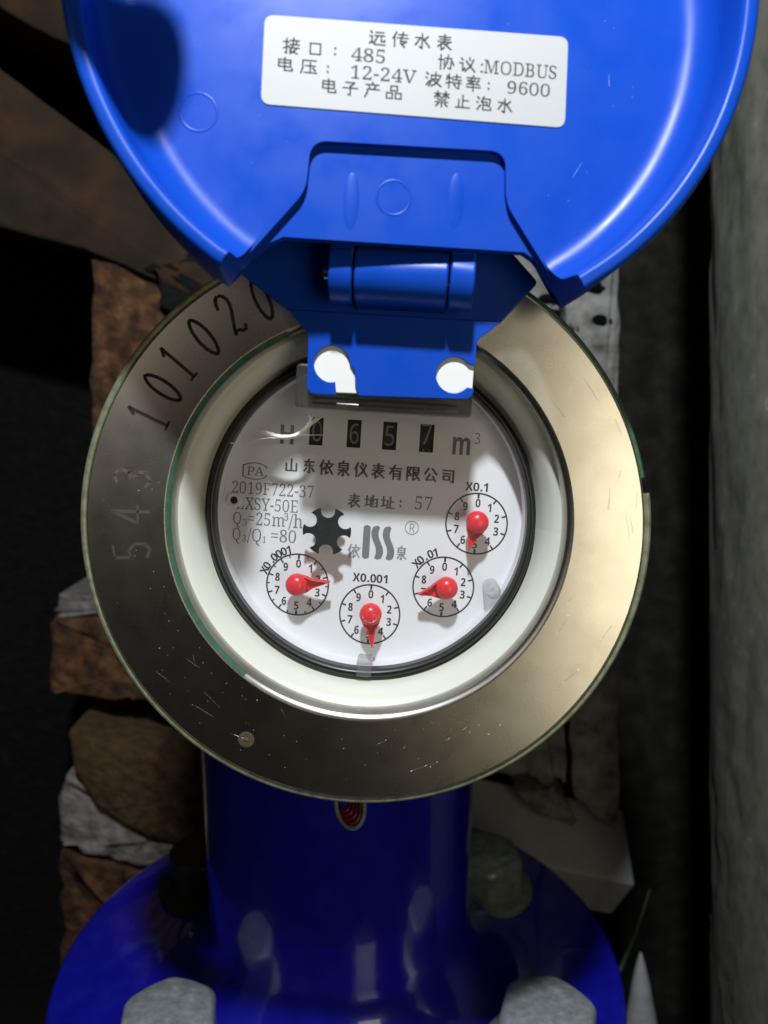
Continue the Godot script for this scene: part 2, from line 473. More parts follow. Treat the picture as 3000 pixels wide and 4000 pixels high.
func _ready() -> void:
	var cam := Camera3D.new()
	cam.name = "camera"
	cam.position = Vector3(0.00347, 0.02709, 0.15649)
	cam.rotation_degrees = Vector3(-9, 0, 0)
	cam.fov = 66.99  # the lens below gives the same angle
	cam.near = 0.005
	cam.far = 20.0
	var lens := CameraAttributesPhysical.new()
	lens.frustum_focal_length = 18.13
	lens.frustum_near = 0.005
	lens.frustum_far = 20.0
	lens.frustum_focus_distance = 0.178
	lens.exposure_aperture = 11.5
	cam.attributes = lens
	add_child(cam)
	var we := WorldEnvironment.new()
	we.name = "environment"
	var env := Environment.new()
	env.background_mode = Environment.BG_COLOR
	env.background_color = Color(0.1, 0.095, 0.085)
	env.background_energy_multiplier = 1.0
	env.tonemap_mode = Environment.TONE_MAPPER_LINEAR
	env.tonemap_exposure = 1.0
	env.sdfgi_enabled = true
	env.ssao_enabled = true
	env.ssil_enabled = true
	we.environment = env
	add_child(we)
	# unseen small lamp, out of view above the meter, placed to cast its shadows
	var key := OmniLight3D.new()
	key.name = "unseen_upper_lamp"
	key.position = Vector3(0.0, 0.285, 0.198)
	key.light_color = Color(0.95, 0.98, 1.0)
	key.light_energy = 0.17
	key.light_size = 0.011
	key.omni_range = 3.0
	key.omni_attenuation = 2.0
	key.shadow_enabled = true
	add_child(key)
	# unseen lamp out of view at right, placed for the ring's warm reflection
	var fill := AreaLight3D.new()
	fill.name = "unseen_right_lamp"
	fill.position = Vector3(0.15, -0.02, 0.30)
	fill.area_size = Vector2(0.11, 0.23)
	fill.light_color = Color(1.0, 0.95, 0.83)
	fill.light_energy = 0.021
	fill.area_range = 3.0
	fill.shadow_enabled = true
	add_child(fill)
	fill.look_at_from_position(fill.position, Vector3(0.02, 0.0, 0.0), Vector3.UP)

	# unseen dim lamp at upper left, placed to lighten that side of the ring
	var side := AreaLight3D.new()
	side.name = "unseen_left_lamp"
	side.position = Vector3(-0.22, 0.13, 0.28)
	side.area_size = Vector2(0.14, 0.14)
	side.light_color = Color(1.0, 0.93, 0.85)
	side.light_energy = 0.0045
	side.area_range = 3.0
	side.shadow_enabled = true
	add_child(side)
	side.look_at_from_position(side.position, Vector3(-0.02, 0.02, 0.0), Vector3.UP)

	serif.font_names = PackedStringArray(["Droid Serif"])
	sans.font_names = PackedStringArray(["Droid Sans"])
	mono.font_names = PackedStringArray(["Droid Sans Mono"])
	bold.font_names = PackedStringArray(["Droid Sans"])
	bold.font_weight = 700
	materials()
	head = Transform3D(turned(-2, -3, -3.5), Vector3.ZERO)
	lidf = Transform3D(turned(4, -5, -3.2).scaled(Vector3.ONE * 0.925), Vector3(0.0092, 0.092, 0.0228))
	build_pit()
	meter = thing("water_meter", "blue water meter with its round lid hinged open above a white dial", "water meter")
	build_body()
	build_head()
	build_dial()
	build_lid()
	build_hinge()
	build_loose()

func build_pit() -> void:
	var s := Shape.new()
	box(s, Vector3(0, 100, -420), Vector3(1600, 1400, 40), 4)
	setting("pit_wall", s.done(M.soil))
	s = Shape.new()
	box(s, Vector3(0, -470, 0), Vector3(1600, 40, 1000), 4)
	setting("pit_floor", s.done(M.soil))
	s = Shape.new()
	box(s, Vector3(230, -60, -385), Vector3(260, 1200, 24), 3)
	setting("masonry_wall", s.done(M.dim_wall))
	# upper left: brown slab
	var slab := block([Vector2(-290, 260), Vector2(-185, 182), Vector2(-128, 140), Vector2(-60, 60), Vector2(-142, 94), Vector2(-290, 132)], -300, -236, 10, 4, 0.35)
	solo("brown_slab", slab.done(M.brown), "large dark brown stone slab in the shade left of the open lid", "stone slab")
	slab = block([Vector2(-330, 420), Vector2(-150, 300), Vector2(-112, 176), Vector2(-160, 196), Vector2(-330, 290)], -320, -246, 8, 14, 0.35)
	solo("dark_slab", slab.done(M.brown), "dark stone slab above a black gap in the top left corner", "stone slab")
	# brick column
	var col := block([Vector2(-142, 92), Vector2(-60, 86), Vector2(-70, -82), Vector2(-152, -83)], -320, -241, 5, 5, 1.3)
	solo("brick", col.done(M.brick), "tall rusty brown brick rising beside the upper left of the metal ring", "brick", Transform3D.IDENTITY, "bricks left of the meter")
	var joint := block([Vector2(-174, -83), Vector2(-70, -82), Vector2(-72, -93), Vector2(-176, -94)], -320, -247, 3, 6, 2.0)
	solo("mortar_joint", joint.done(M.mortar), "pale mortar bed between two bricks left of the metal ring", "mortar", Transform3D.IDENTITY, "mortar left of the meter")
	col = block([Vector2(-176, -94), Vector2(-80, -93), Vector2(-84, -156), Vector2(-132, -141), Vector2(-179, -137)], -320, -243, 5, 7, 1.5)
	solo("brick", col.done(M.brick), "short brown brick under the pale mortar bed left of the ring", "brick", Transform3D.IDENTITY, "bricks left of the meter")
	# caked black dirt beside the column
	var dirt := block([Vector2(-116, 90), Vector2(-60, 96), Vector2(-52, 30), Vector2(-78, 44), Vector2(-90, 62), Vector2(-108, 70)], -300, -236, 4, 33, 2.4)
	solo("dirt_crust", dirt.done(M.soil), "black crust of dirt on the brick between lid and metal ring", "dirt")
	var rng := RandomNumberGenerator.new()
	# lower left bricks with mortar
	col = block([Vector2(-166, -152), Vector2(-120, -166), Vector2(-60, -196), Vector2(-60, -240), Vector2(-92, -224), Vector2(-128, -214), Vector2(-152, -198), Vector2(-164, -176)], -320, -232, 7, 8, 1.0)
	solo("brick", col.done(M.tan_brick), "tan brick lower left of the meter, topmost above thick white mortar", "brick", Transform3D.IDENTITY, "bricks left of the meter")
	joint = block([Vector2(-174, -182), Vector2(-150, -190), Vector2(-126, -206), Vector2(-92, -216), Vector2(-60, -232), Vector2(-60, -256), Vector2(-100, -244), Vector2(-140, -236), Vector2(-178, -222)], -320, -238, 6, 9, 1.8)
	solo("mortar_joint", joint.done(M.mortar), "thick white mortar bed under the tan brick at lower left", "mortar", Transform3D.IDENTITY, "mortar left of the meter")
	col = block([Vector2(-178, -226), Vector2(-140, -238), Vector2(-90, -250), Vector2(-110, -330), Vector2(-184, -330)], -320, -240, 5, 10, 2.0)
	solo("brick", col.done(M.brick), "brown brick below the thick white mortar at lower left", "brick", Transform3D.IDENTITY, "bricks left of the meter")
	# right: concrete pier in two pieces with an open joint and a broken foot
	var pier := thing("concrete_pier", "grey concrete pier split by a dark vertical crack behind the ring", "concrete pier")
	part("pier_block", block([Vector2(30, 120), Vector2(90, 118), Vector2(93, 0), Vector2(101.5, -150), Vector2(104, -190), Vector2(99, -183), Vector2(92, -190), Vector2(86, -184), Vector2(40, -178)], -330, -241, 3, 15, 1.2).done(M.concrete), pier)
	part("pier_block", block([Vector2(93, 118), Vector2(117, 118), Vector2(121, 60), Vector2(134, -216), Vector2(128, -214), Vector2(116, -202), Vector2(108, -194), Vector2(104, -150), Vector2(95.5, 0)], -330, -240, 3, 16, 0.8).done(M.concrete), pier)
	part("broken_chip", block([Vector2(76, -192), Vector2(90, -194), Vector2(97, -190), Vector2(108, -203), Vector2(112, -215), Vector2(88, -208)], -330, -243, 3, 17, 1.0).done(M.mortar), pier)
	rng.seed = 41
	for i in 12:
		var pit := Shape.new()
		var r := rng.randf_range(1.5, 4.0)
		pit.ellipsoid(Vector3.ZERO, Vector3(r * rng.randf_range(1.2, 2.4), r, 0.8), 8, 12)
		part("pit_hole", pit.done(M.matt_black), pier, Transform3D(Basis(Vector3.BACK, rng.randf_range(-0.5, 0.6)), Vector3(rng.randf_range(82, 116), 88 - 5.5 * i + rng.randf_range(-3, 3), -240.3) * MM))
	# sloping ledge behind the flange
	s = Shape.new()
	var lt := Transform3D(Basis(Vector3.BACK, deg_to_rad(-13)) * Basis(Vector3.RIGHT, deg_to_rad(28)), Vector3(88, -236, -262))
	box(s, Vector3.ZERO, Vector3(110, 36, 46), 3, lt)
	solo("grey_ledge", s.done(M.ledge), "smooth grey ledge sloping down behind the right edge of the blue flange", "ledge")
	# pale pipe standing at the lower right, half hidden by the flange
	s = Shape.new()
	s.lathe([[Vector2(0.4, 0), Vector2(2.2, 6), Vector2(5, 20), Vector2(19, 110)]], 0, 360, 40)
	var pale := s.done(M.ledge)
	solo("pale_shard", pale, "pale grey pointed concrete splinter leaning up beside the blue flange", "concrete splinter", Transform3D(Basis(Vector3(1, 0, 0), Vector3(0, 0, 1), Vector3(0, -1, 0)) * Basis(Vector3.UP, 0.06), Vector3(0.148, -0.286, -0.235)))
	s = Shape.new()
	s.tube([Vector3(138, -300, -238), Vector3(146, -276, -238), Vector3(153, -250, -240)], 1.5, 0.9, 8)
	solo("thin_rod", s.done(M.bolt_dark), "thin grey rod leaning in the dark beside the flange at lower right", "rod")
	# the rough post at the right edge
	var f := FastNoiseLite.new()
	f.seed = 77
	f.frequency = 0.035
	f.fractal_octaves = 4
	s = Shape.new()
	s.smooth(1)
	var rows := 260
	var cols := 90
	var at := func(i: int, j: int) -> Vector3:
		var a := lerpf(-200.0, 20.0, float(j) / cols)
		var y := lerpf(-420, 320, float(i) / rows)
		var n := Vector3(cos(deg_to_rad(a)), 0, -sin(deg_to_rad(a)))
		var d := f.get_noise_3d(n.x * 150.0, y * 0.55, n.z * 150.0)
		var chip := clampf((d - 0.14) * 7.0, 0.0, 1.0) * 0.7 + d * 0.45
		return n * (70.0 - chip) + Vector3(0, y, 0)
	for i in rows:
		for j in cols:
			s.quad(at.call(i, j), at.call(i + 1, j), at.call(i + 1, j + 1), at.call(i, j + 1))
	solo("weathered_post", s.done(M.post), "olive grey weathered post with flaking paint along the right edge", "post", Transform3D(Basis(Vector3.BACK, deg_to_rad(3.8)), Vector3(0.196, 0.0, -0.12)))

func build_body() -> void:
	# upright neck and flange; local z runs up
	var up := Transform3D(Basis(Vector3(1, 0, 0), Vector3(0, 0, -1), Vector3(0, 1, 0)), Vector3(-0.0132, -0.1862, -0.1125))
	var s := Shape.new()
	var fil := []
	for k in 13:
		var a := PI / 2 * k / 12
		fil.append(Vector2(72 - 23.0 * sin(a), 23.0 - 23.0 * cos(a)))
	fil.append(Vector2(50.2, 150))
	s.lathe([fil], 0, 360, 120)
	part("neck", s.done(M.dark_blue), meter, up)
	s = Shape.new()
	s.lathe([[Vector2(70, 0), Vector2(103.5, 0), Vector2(105, -0.7), Vector2(105.7, -2.5)], [Vector2(105.7, -2.5), Vector2(105.7, -20)], [Vector2(105.7, -20), Vector2(60, -20)]], 0, 360, 160)
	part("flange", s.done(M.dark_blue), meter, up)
	s = Shape.new()
	s.lathe([[Vector2(60, -20), Vector2(64, -60), Vector2(80, -110), Vector2(85, -170)]], 0, 360, 64)
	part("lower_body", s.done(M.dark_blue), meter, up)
	# bolts
	var spots := [Vector3(-52, 51, 10), Vector3(69, 50, 40), Vector3(-60, -38, 25), Vector3(60, -36, 5)]
	for i in 4:
		var b := Shape.new()
		var mat: Material = M.galv if i < 2 else (M.bolt_dark if i == 2 else M.galv_green)
		# washer
		var wr := 20.4
		b.lathe([[Vector2(0, 3), Vector2(wr - 1.0, 3), Vector2(wr, 2.2)], [Vector2(wr, 2.2), Vector2(wr, 0.1)]], 0, 360, 48)
		var bolt := part("bolt", b.done(mat), meter, up * Transform3D(Basis(Vector3.BACK, deg_to_rad(spots[i].z)), Vector3(spots[i].x, -spots[i].y, 0) * MM))
		var h := Shape.new()
		# six-sided head with a domed, chamfered top
		var n := 72
		h.smooth(1)
		var rad := func(a: float) -> float:
			var w := fposmod(a + PI / 6, PI / 3) - PI / 6
			return minf(14.6 / cos(w), 16.2)
		var prof := [[1.0, 3.0], [1.0, 15.0], [0.985, 16.4], [0.93, 17.8], [0.84, 18.6], [0.5, 19.2], [0.0, 19.4]]
		for k in prof.size() - 1:
			h.smooth(1 + (0 if k < 1 else 1))
			for j in n:
				var a := TAU * j / n
				var c := TAU * (j + 1) / n
				var P := func(t: float, q: Array) -> Vector3:
					var rr: float = rad.call(t) * q[0] if q[0] > 0.95 else lerpf(16.0, rad.call(t), clampf((q[0] - 0.8) / 0.2, 0, 1)) * q[0]
					return Vector3(rr * cos(t), rr * sin(t), q[1])
				h.quad(P.call(a, prof[k]), P.call(c, prof[k]), P.call(c, prof[k + 1]), P.call(a, prof[k + 1]))
		part("bolt_head", h.done(mat), bolt)

func build_head() -> void:
	var s := Shape.new()
	var off := Vector3(-1.0, -1.75, 0)
	var om := Transform3D(Basis.IDENTITY, off)
	s.lathe([[Vector2(40.9, -0.9), Vector2(41.5, -0.2), Vector2(42.2, 0)]], 0, 360, 192)
	s.lathe([[Vector2(57.1, 0), Vector2(57.6, -0.4), Vector2(57.8, -1.2)]], 0, 360, 192, om)
	s.smooth(30)
	for k in 192:
		var c0 := Vector3(cos(TAU * k / 192), sin(TAU * k / 192), 0)
		var c1 := Vector3(cos(TAU * (k + 1) / 192), sin(TAU * (k + 1) / 192), 0)
		var pts := [c0 * 42.2, c1 * 42.2, c1 * 57.1 + off, c0 * 57.1 + off]
		var uvs := [Vector2(k / 192.0, 0.1), Vector2((k + 1) / 192.0, 0.1), Vector2((k + 1) / 192.0, 0.6), Vector2(k / 192.0, 0.6)]
		for q in [0, 1, 2, 0, 2, 3]:
			s.v(pts[q], uvs[q])
	var ring := part("metal_ring", s.done(M.ring), meter, head)
	s = Shape.new()
	s.lathe([[Vector2(40.9, -0.9), Vector2(40.5, -4.6)]], 0, 360, 192)
	part("inner_bevel", s.done(M.bright_metal), ring)
	# outer lip, broken away at one notch
	s = Shape.new()
	s.lathe([[Vector2(57.8, -1.2), Vector2(58.2, -0.8), Vector2(58.8, -0.8), Vector2(59.2, -1.4)], [Vector2(59.2, -1.4), Vector2(59.2, -13)]], 90, 371.4, 150, om)
	part("outer_lip", s.done(M.lip), ring)
	s = Shape.new()
	s.lathe([[Vector2(57.8, -1.2), Vector2(58.2, -1.0), Vector2(58.5, -1.2), Vector2(58.7, -1.7)], [Vector2(58.7, -1.7), Vector2(58.7, -13)]], 14.6, 90, 60, om)
	part("outer_lip", s.done(M.green), ring)
	# green paint left round the opening
	s = Shape.new()
	s.lathe([[Vector2(40.85, -0.75), Vector2(41.5, -0.1), Vector2(41.9, 0.05)]], 116, 235, 90)
	part("green_paint_edge", s.done(M.green), ring)
	# body of the head
	s = Shape.new()
	s.lathe([[Vector2(57.8, -1.2), Vector2(57.8, -26)], [Vector2(57.8, -26), Vector2(55, -28), Vector2(50, -30), Vector2(48, -60), Vector2(40, -100), Vector2(0, -112)]], 0, 360, 96, om)
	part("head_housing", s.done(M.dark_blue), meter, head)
	# cream collar between ring and dial
	s = Shape.new()
	s.lathe([[Vector2(40.6, -4.4), Vector2(39.6, -5.0), Vector2(38.6, -6.4), Vector2(37.4, -9.0), Vector2(36.6, -11.5), Vector2(36.2, -13)]], 0, 360, 160)
	part("cream_collar", s.done(M.cream), meter, head)
	s = Shape.new()
	s.lathe([[Vector2(36.4, -12.2), Vector2(36.1, -10.6), Vector2(35.4, -9.8), Vector2(34.6, -10.0), Vector2(34.2, -10.8)], [Vector2(34.2, -10.8), Vector2(34.15, -13.0)]], 0, 360, 160)
	part("black_seal", s.done(M.black), meter, head)
	s = Shape.new()
	s.lathe([[Vector2(34.15, -13.0), Vector2(34.1, -18.0)]], 0, 360, 160)
	part("dial_wall", s.done(M.dial), meter, head)
	# numbers struck round the ring; last three coloured brighter, as if catching light
	var marks := [["0", -23.8, 43.7, 0], ["2", -30.2, 40.2, 0], ["0", -35.2, 35.5, 0], ["1", -40.3, 30.1, 0], ["0", -43.2, 24.9, 0], ["1", -46.0, 18.9, 0], ["3", -49.0, 6.1, 1], ["4", -49.1, -1.7, 1], ["5", -48.6, -9.1, 1]]
	for k in marks:
		var t := Shape.new()
		var a := atan2(k[2], k[1]) - PI / 2
		t.pen(DIGITS[k[0]], Vector2.ZERO, 5.4, 8.6 if k[3] == 0 else 7.6, 0.7, 0.05, Transform3D(Basis(Vector3.BACK, a), Vector3(k[1], k[2], 0)))
		part("stamped_number", t.done(M.engraved if k[3] == 0 else M.stamped_lit), ring)

	# dust grains and one rust spot on the ring
	var rng := RandomNumberGenerator.new()
	rng.seed = 31
	s = Shape.new()
	for i in 80:
		var a := deg_to_rad(rng.randf_range(170, 300))
		var rr := rng.randf_range(43, 56)
		var sz := rng.randf_range(0.04, 0.12) * (1.8 if rng.randf() < 0.08 else 1.0)
		s.ellipsoid(Vector3(rr * cos(a), rr * sin(a), 0.0), Vector3(sz, sz * rng.randf_range(0.6, 1.4), sz * 0.7), 4, 6)
	var dust := part("dust_grains", s.done(M.dust), ring)
	dust.set_meta("kind", "stuff")
	s = Shape.new()
	s.lathe([[Vector2(1.75, 0.0), Vector2(1.6, 0.04), Vector2(0.9, 0.02), Vector2(0.0, 0.02)]], 0, 360, 24)
	s.ellipsoid(Vector3(0.1, -0.1, 0), Vector3(0.55, 0.5, 0.2), 6, 10)
	var rusty := s
	for i in 26:
		var t := Shape.new()
		var a := rng.randf_range(-2.6, 0.9)
		var rr := rng.randf_range(43.5, 55.5)
		var l := rng.randf_range(0.03, 0.11)
		var tilt := rng.randf_range(-1.2, 1.2)
		var pts := []
		for k in 5:
			var f := k / 4.0 - 0.5
			var q := a + l * f
			pts.append(Vector3((rr + tilt * f) * cos(q), (rr + tilt * f) * sin(q), 0.01))
		t.tube(pts, 0.035, 0.02, 5)
		part("scratch", t.done(M.bright_metal), ring)
	s = rusty
	part("rust_spot", s.done(M.rust), ring, Transform3D(Basis.IDENTITY, Vector3(-22.9, -48.0, 0) * MM))

func build_dial() -> void:
	var z := -18.0
	# plate with four number windows cut through, in two halves that meet at the windows' middle
	var xs := [-13.7, -5.1, 3.0, 11.4]
	var wy := 17.9
	var up := PackedVector2Array()
	var a0 := rad_to_deg(asin(wy / 34.1))
	up.append_array(arc_points(34.1, a0, 180 - a0, 60))
	for x in xs:
		up.append_array(PackedVector2Array([Vector2(x - 1.6, wy), Vector2(x - 1.6, wy + 3.15), Vector2(x + 1.6, wy + 3.15), Vector2(x + 1.6, wy)]))
	var low := PackedVector2Array()
	low.append_array(arc_points(34.1, 180 - a0, 360 + a0, 110))
	for k in 4:
		var x: float = xs[3 - k]
		low.append_array(PackedVector2Array([Vector2(x + 1.6, wy), Vector2(x + 1.6, wy - 3.15), Vector2(x - 1.6, wy - 3.15), Vector2(x - 1.6, wy)]))
	var s := Shape.new()
	s.prism(up, z - 1, z)
	s.prism(low, z - 1, z)
	var plate := part("dial_plate", s.done(M.dial), meter, head)
	# number wheels behind the windows
	var digits := ["0", "6", "5", "7"]
	for k in 4:
		var w := Shape.new()
		w.lathe([[Vector2(0, -2.1), Vector2(8, -2.1)], [Vector2(8, -2.1), Vector2(8, 2.1)], [Vector2(8, 2.1), Vector2(0, 2.1)]], 0, 360, 48)
		var wheel := part("number_wheel", w.done(M.black), meter, head * Transform3D(Basis.IDENTITY, Vector3(xs[k], wy, z - 9.6) * MM))
		wheel.transform.basis = head.basis
		var mesh: Mesh = wheel.mesh
		# turn the wheel's axis across the dial
		wheel.transform = head * Transform3D(Basis(Vector3(0, 1, 0), Vector3(0, 0, 1), Vector3(1, 0, 0)), Vector3(xs[k], wy, z - 9.6) * MM)
		var inv := Transform3D(Basis(Vector3(0, 1, 0), Vector3(0, 0, 1), Vector3(1, 0, 0)), Vector3.ZERO).affine_inverse()
		var d := Shape.new()
		print_text(d, digits[k], Vector2(0, 0.0 if k < 3 else 0.9), 4.4, sans, 8.12, 0.78)
		if k == 3:
			print_text(d, "8", Vector2(0, -4.3), 4.4, sans, 7.6, 0.78)
		part("digit", d.done(M.digit), wheel, inv)
	# printed lettering
	var pz := z + 0.06
	var ink := Shape.new()
	print_text(ink, "H", Vector2(-20.3, 16.8), 4.4, bold, pz, 0.9)
	part("unit_mark", ink.done(M.grey_ink), plate)
	ink = Shape.new()
	print_text(ink, "m", Vector2(19.2, 17.2), 5.0, bold, pz, 0.72)
	print_text(ink, "3", Vector2(22.8, 18.6), 2.4, sans, pz, 0.8)
	part("unit_mark", ink.done(M.grey_ink), plate)
	ink = Shape.new()
	print_hanzi(ink, "山东依泉仪表有限公司", Vector2(-18.9, 9.9), Vector2(16.8, 9.7), 3.3, 3.5, 0.46, pz)
	print_hanzi(ink, "表地址：", Vector2(-4.1, 2.7), Vector2(7.3, 2.9), 3.1, 3.2, 0.42, pz)
	print_text(ink, "57", Vector2(11.7, 3.2), 2.9, serif, pz, 0.95)
	part("maker_lettering", ink.done(M.brown_ink), plate)
	ink = Shape.new()
	print_text(ink, "2019F722-37", Vector2(-22.9, 4.1), 2.7, serif, pz, 0.86)
	print_text(ink, "LXSY-50E", Vector2(-24.0, 0.5), 2.7, serif, pz, 0.86)
	print_text(ink, "Q", Vector2(-30.8, -3.0), 2.6, serif, pz, 0.8)
	print_text(ink, "3", Vector2(-29.0, -3.9), 1.5, serif, pz, 0.9)
	print_text(ink, "=25m", Vector2(-24.1, -2.9), 2.8, serif, pz, 0.86)
	print_text(ink, "3", Vector2(-19.5, -2.0), 1.7, serif, pz, 0.9)
	print_text(ink, "/h", Vector2(-17.2, -2.9), 2.9, serif, pz, 0.9)
	print_text(ink, "Q", Vector2(-30.8, -6.7), 2.6, serif, pz, 0.8)
	print_text(ink, "3", Vector2(-29.0, -7.6), 1.5, serif, pz, 0.9)
	print_text(ink, "/Q", Vector2(-26.6, -6.7), 2.8, serif, pz, 0.85)
	print_text(ink, "1", Vector2(-24.3, -7.6), 1.5, serif, pz, 0.9)
	print_text(ink, "=80", Vector2(-19.9, -6.5), 2.8, serif, pz, 0.95)
	part("type_lettering", ink.done(M.grey_ink), plate)
	# approval mark: PA in a broken oval frame
	ink = Shape.new()
	print_text(ink, "PA", Vector2(-27.1, 8.0), 1.9, serif, pz, 1.15)
	ink.pen("18 4 15 2 10 1 5 2 1 4 1 16 5 18 10 19 15 18 18 16/18 4 19 6/18 16 19 14", Vector2(-27.2, 8.0), 6.0, 4.2, 0.3, pz)
	part("approval_mark", ink.done(M.brown_ink), plate)
	# emblem: one straight and two wavy bars
	ink = Shape.new()
	var bar := func(x0: float, wave: float) -> void:
		var pts := []
		for i in 25:
			var t := float(i) / 24
			pts.append(Vector2(x0 + wave * sin(t * TAU) + 0.35 * (0.5 - t) * -1.0 * (0.0 if wave == 0.0 else 1.0), -2.6 - 7.9 * t))
		ink.flat()
		for i in 24:
			var w := 0.82
			var p: Vector2 = pts[i]
			var q: Vector2 = pts[i + 1]
			var w0 := w * sqrt(maxf(0.0, 1.0 - pow(maxf(0.0, absf(i / 24.0 - 0.5) * 2.0 - 0.86) / 0.14, 2.0)))
			var w1 := w * sqrt(maxf(0.0, 1.0 - pow(maxf(0.0, absf((i + 1) / 24.0 - 0.5) * 2.0 - 0.86) / 0.14, 2.0)))
			ink.quad(Vector3(p.x - w0, p.y, pz), Vector3(p.x + w0, p.y, pz), Vector3(q.x + w1, q.y, pz), Vector3(q.x - w1, q.y, pz))
	bar.call(-0.8, 0.0)
	bar.call(1.7, -0.55)
	bar.call(4.3, -0.55)
	part("emblem", ink.done(M.grey_ink), plate)
	ink = Shape.new()
	print_hanzi(ink, "依", Vector2(-3.6, -8.9), Vector2(-3.6, -8.9), 2.9, 3.4, 0.36, pz)
	print_hanzi(ink, "泉", Vector2(7.4, -8.6), Vector2(7.4, -8.6), 2.5, 3.2, 0.36, pz)
	print_text(ink, "R", Vector2(9.4, -2.6), 1.9, sans, pz, 0.9)
	part("emblem_lettering", ink.done(M.pale_ink), plate)
	# move the ring of the R to its place: its own small mesh
	var rr := Shape.new()
	rr.lathe([[Vector2(1.4, 0), Vector2(1.6, 0)]], 0, 360, 40)
	part("mark_ring", rr.done(M.pale_ink), plate, Transform3D(Basis.IDENTITY, Vector3(9.4, -2.6, pz) * MM))
	# four small dials
	var spots := [[Vector2(24.0, -0.7), "X0.1", Vector2(23.6, 7.7), 0.0, false], [Vector2(17.5, -15.8), "X0.01", Vector2(12.9, -9.0), 24.0, false], [Vector2(1.0, -23.4), "X0.001", Vector2(0.8, -14.9), 0.0, false], [Vector2(-16.1, -17.6), "X0.0001", Vector2(-21.8, -11.5), 37.0, true]]
	var hubs := [Vector2(23.7, 0.2), Vector2(18.0, -15.0), Vector2(1.4, -22.2), Vector2(-15.6, -16.6)]
	var tips := [Vector2(22.2, -6.0), Vector2(11.7, -16.8), Vector2(2.2, -29.7), Vector2(-8.2, -15.4)]
	for k in 4:
		var c: Vector2 = spots[k][0]
		var R := 6.95 if k < 3 else 7.15
		var sc := Shape.new()
		sc.lathe([[Vector2(R - 0.17, 0), Vector2(R + 0.17, 0)]], 0, 360, 72)
		sc.flat()
		var n := 20 if spots[k][4] else 10
		for i in n:
			var a := PI / 2 - TAU * i / n
			var d := Vector2(cos(a), sin(a))
			var e := Vector2(-d.y, d.x) * (0.17 if n == 10 or i % 2 == 0 else 0.13)
			var l := 1.1 if n == 10 or i % 2 == 0 else 0.7
			if i == 0 or i == n / 2: e *= 1.4
			var p := d * (R - l)
			var q := d * R
			sc.quad(Vector3(p.x - e.x, p.y - e.y, 0.01), Vector3(q.x - e.x, q.y - e.y, 0.01), Vector3(q.x + e.x, q.y + e.y, 0.01), Vector3(p.x + e.x, p.y + e.y, 0.01))
		for i in 10:
			var a := PI / 2 - TAU * i / 10
			print_text(sc, str(i), Vector2(cos(a), sin(a)) * (R - 2.2), 1.9, bold, 0.0, 0.85)
		var dial := part("small_dial", sc.done(M.ink), plate, Transform3D(Basis.IDENTITY, Vector3(c.x, c.y, pz) * MM))
		dial.set_meta("label", "small dial marked %s" % spots[k][1])
		var tx := Shape.new()
		var tp: Vector2 = spots[k][2]
		if spots[k][3] == 0.0:
			print_text(tx, spots[k][1], tp, 1.95, bold, pz, 1.0, 0.0 if k == 0 else 0.0)
		else:
			# follows the rim of the dial
			var word: String = spots[k][1]
			var dirn := (tp - c).angle()
			var rad := (tp - c).length()
			for i in word.length():
				var wid := 1.3 if word[i] != "." else 1.0
				var a := dirn - (i - (word.length() - 1) * 0.5) * wid / rad
				print_text(tx, word[i], c + Vector2(cos(a), sin(a)) * rad, 1.9, bold, pz, 1.0, rad_to_deg(a) - 90.0)
		part("dial_factor", tx.done(M.ink), plate)
		# red pointer
		var hub: Vector2 = hubs[k]
		var tip: Vector2 = tips[k]
		var p := Shape.new()
		var dv := (tip - hub)
		var L := dv.length()
		var out := PackedVector2Array()
		for i in 25:
			var a := deg_to_rad(62 + 236.0 * i / 24)
			out.append(Vector2(cos(a), sin(a)) * 2.5)
		out.append(Vector2(2.4, -1.75)); out.append(Vector2(3.6, -1.05)); out.append(Vector2(L, -0.14)); out.append(Vector2(L, 0.14)); out.append(Vector2(3.6, 1.05)); out.append(Vector2(2.4, 1.75))
		p.prism(out, -0.6, 0.8, 0.3)
		p.ellipsoid(Vector3(0, 0, 0.4), Vector3(2.5, 2.5, 1.9), 20, 40)
		p.lathe([[Vector2(1.0, 0), Vector2(1.0, -5.6)]], 0, 360, 20)
		part("red_pointer", p.done(M.red), meter, head * Transform3D(Basis(Vector3.BACK, dv.angle()), Vector3(hub.x, hub.y, -13.0) * MM))
	# flow star
	var star := [circle(Vector2.ZERO, 5.35, 96)]
	for i in 6:
		var a := deg_to_rad(60.0 * i + 60)
		star = Geometry2D.clip_polygons(star[0], circle(Vector2(cos(a), sin(a)) * 4.55, 1.62, 28))
		var d0 := Vector2(cos(a), sin(a))
		star = Geometry2D.clip_polygons(star[0], PackedVector2Array([d0 * 4.4 + d0.orthogonal() * 1.5, d0 * 7 + d0.orthogonal() * 1.9, d0 * 7 - d0.orthogonal() * 1.9, d0 * 4.4 - d0.orthogonal() * 1.5]))
	s = Shape.new()
	s.prism(star[0], -0.5, 0.5, 0.12)
	s.lathe([[Vector2(0.8, 0), Vector2(0.8, -5.5)]], 0, 360, 16)
	part("flow_star", s.done(M.matt_black), meter, head * Transform3D(Basis(Vector3.BACK, deg_to_rad(30)), Vector3(-9.4, -3.9, -12.2) * MM))
	# screw socket, clear peg, clear nub
	s = Shape.new()
	s.lathe([[Vector2(1.75, 0), Vector2(1.6, 0.9), Vector2(1.2, 1.0), Vector2(0.9, 0.8)], [Vector2(0.9, 0.8), Vector2(0.85, -0.4)]], 0, 360, 32)
	part("screw_socket", s.done(M.white), meter, head * Transform3D(Basis.IDENTITY, Vector3(-31.6, 1.1, z) * MM))
	s = Shape.new()
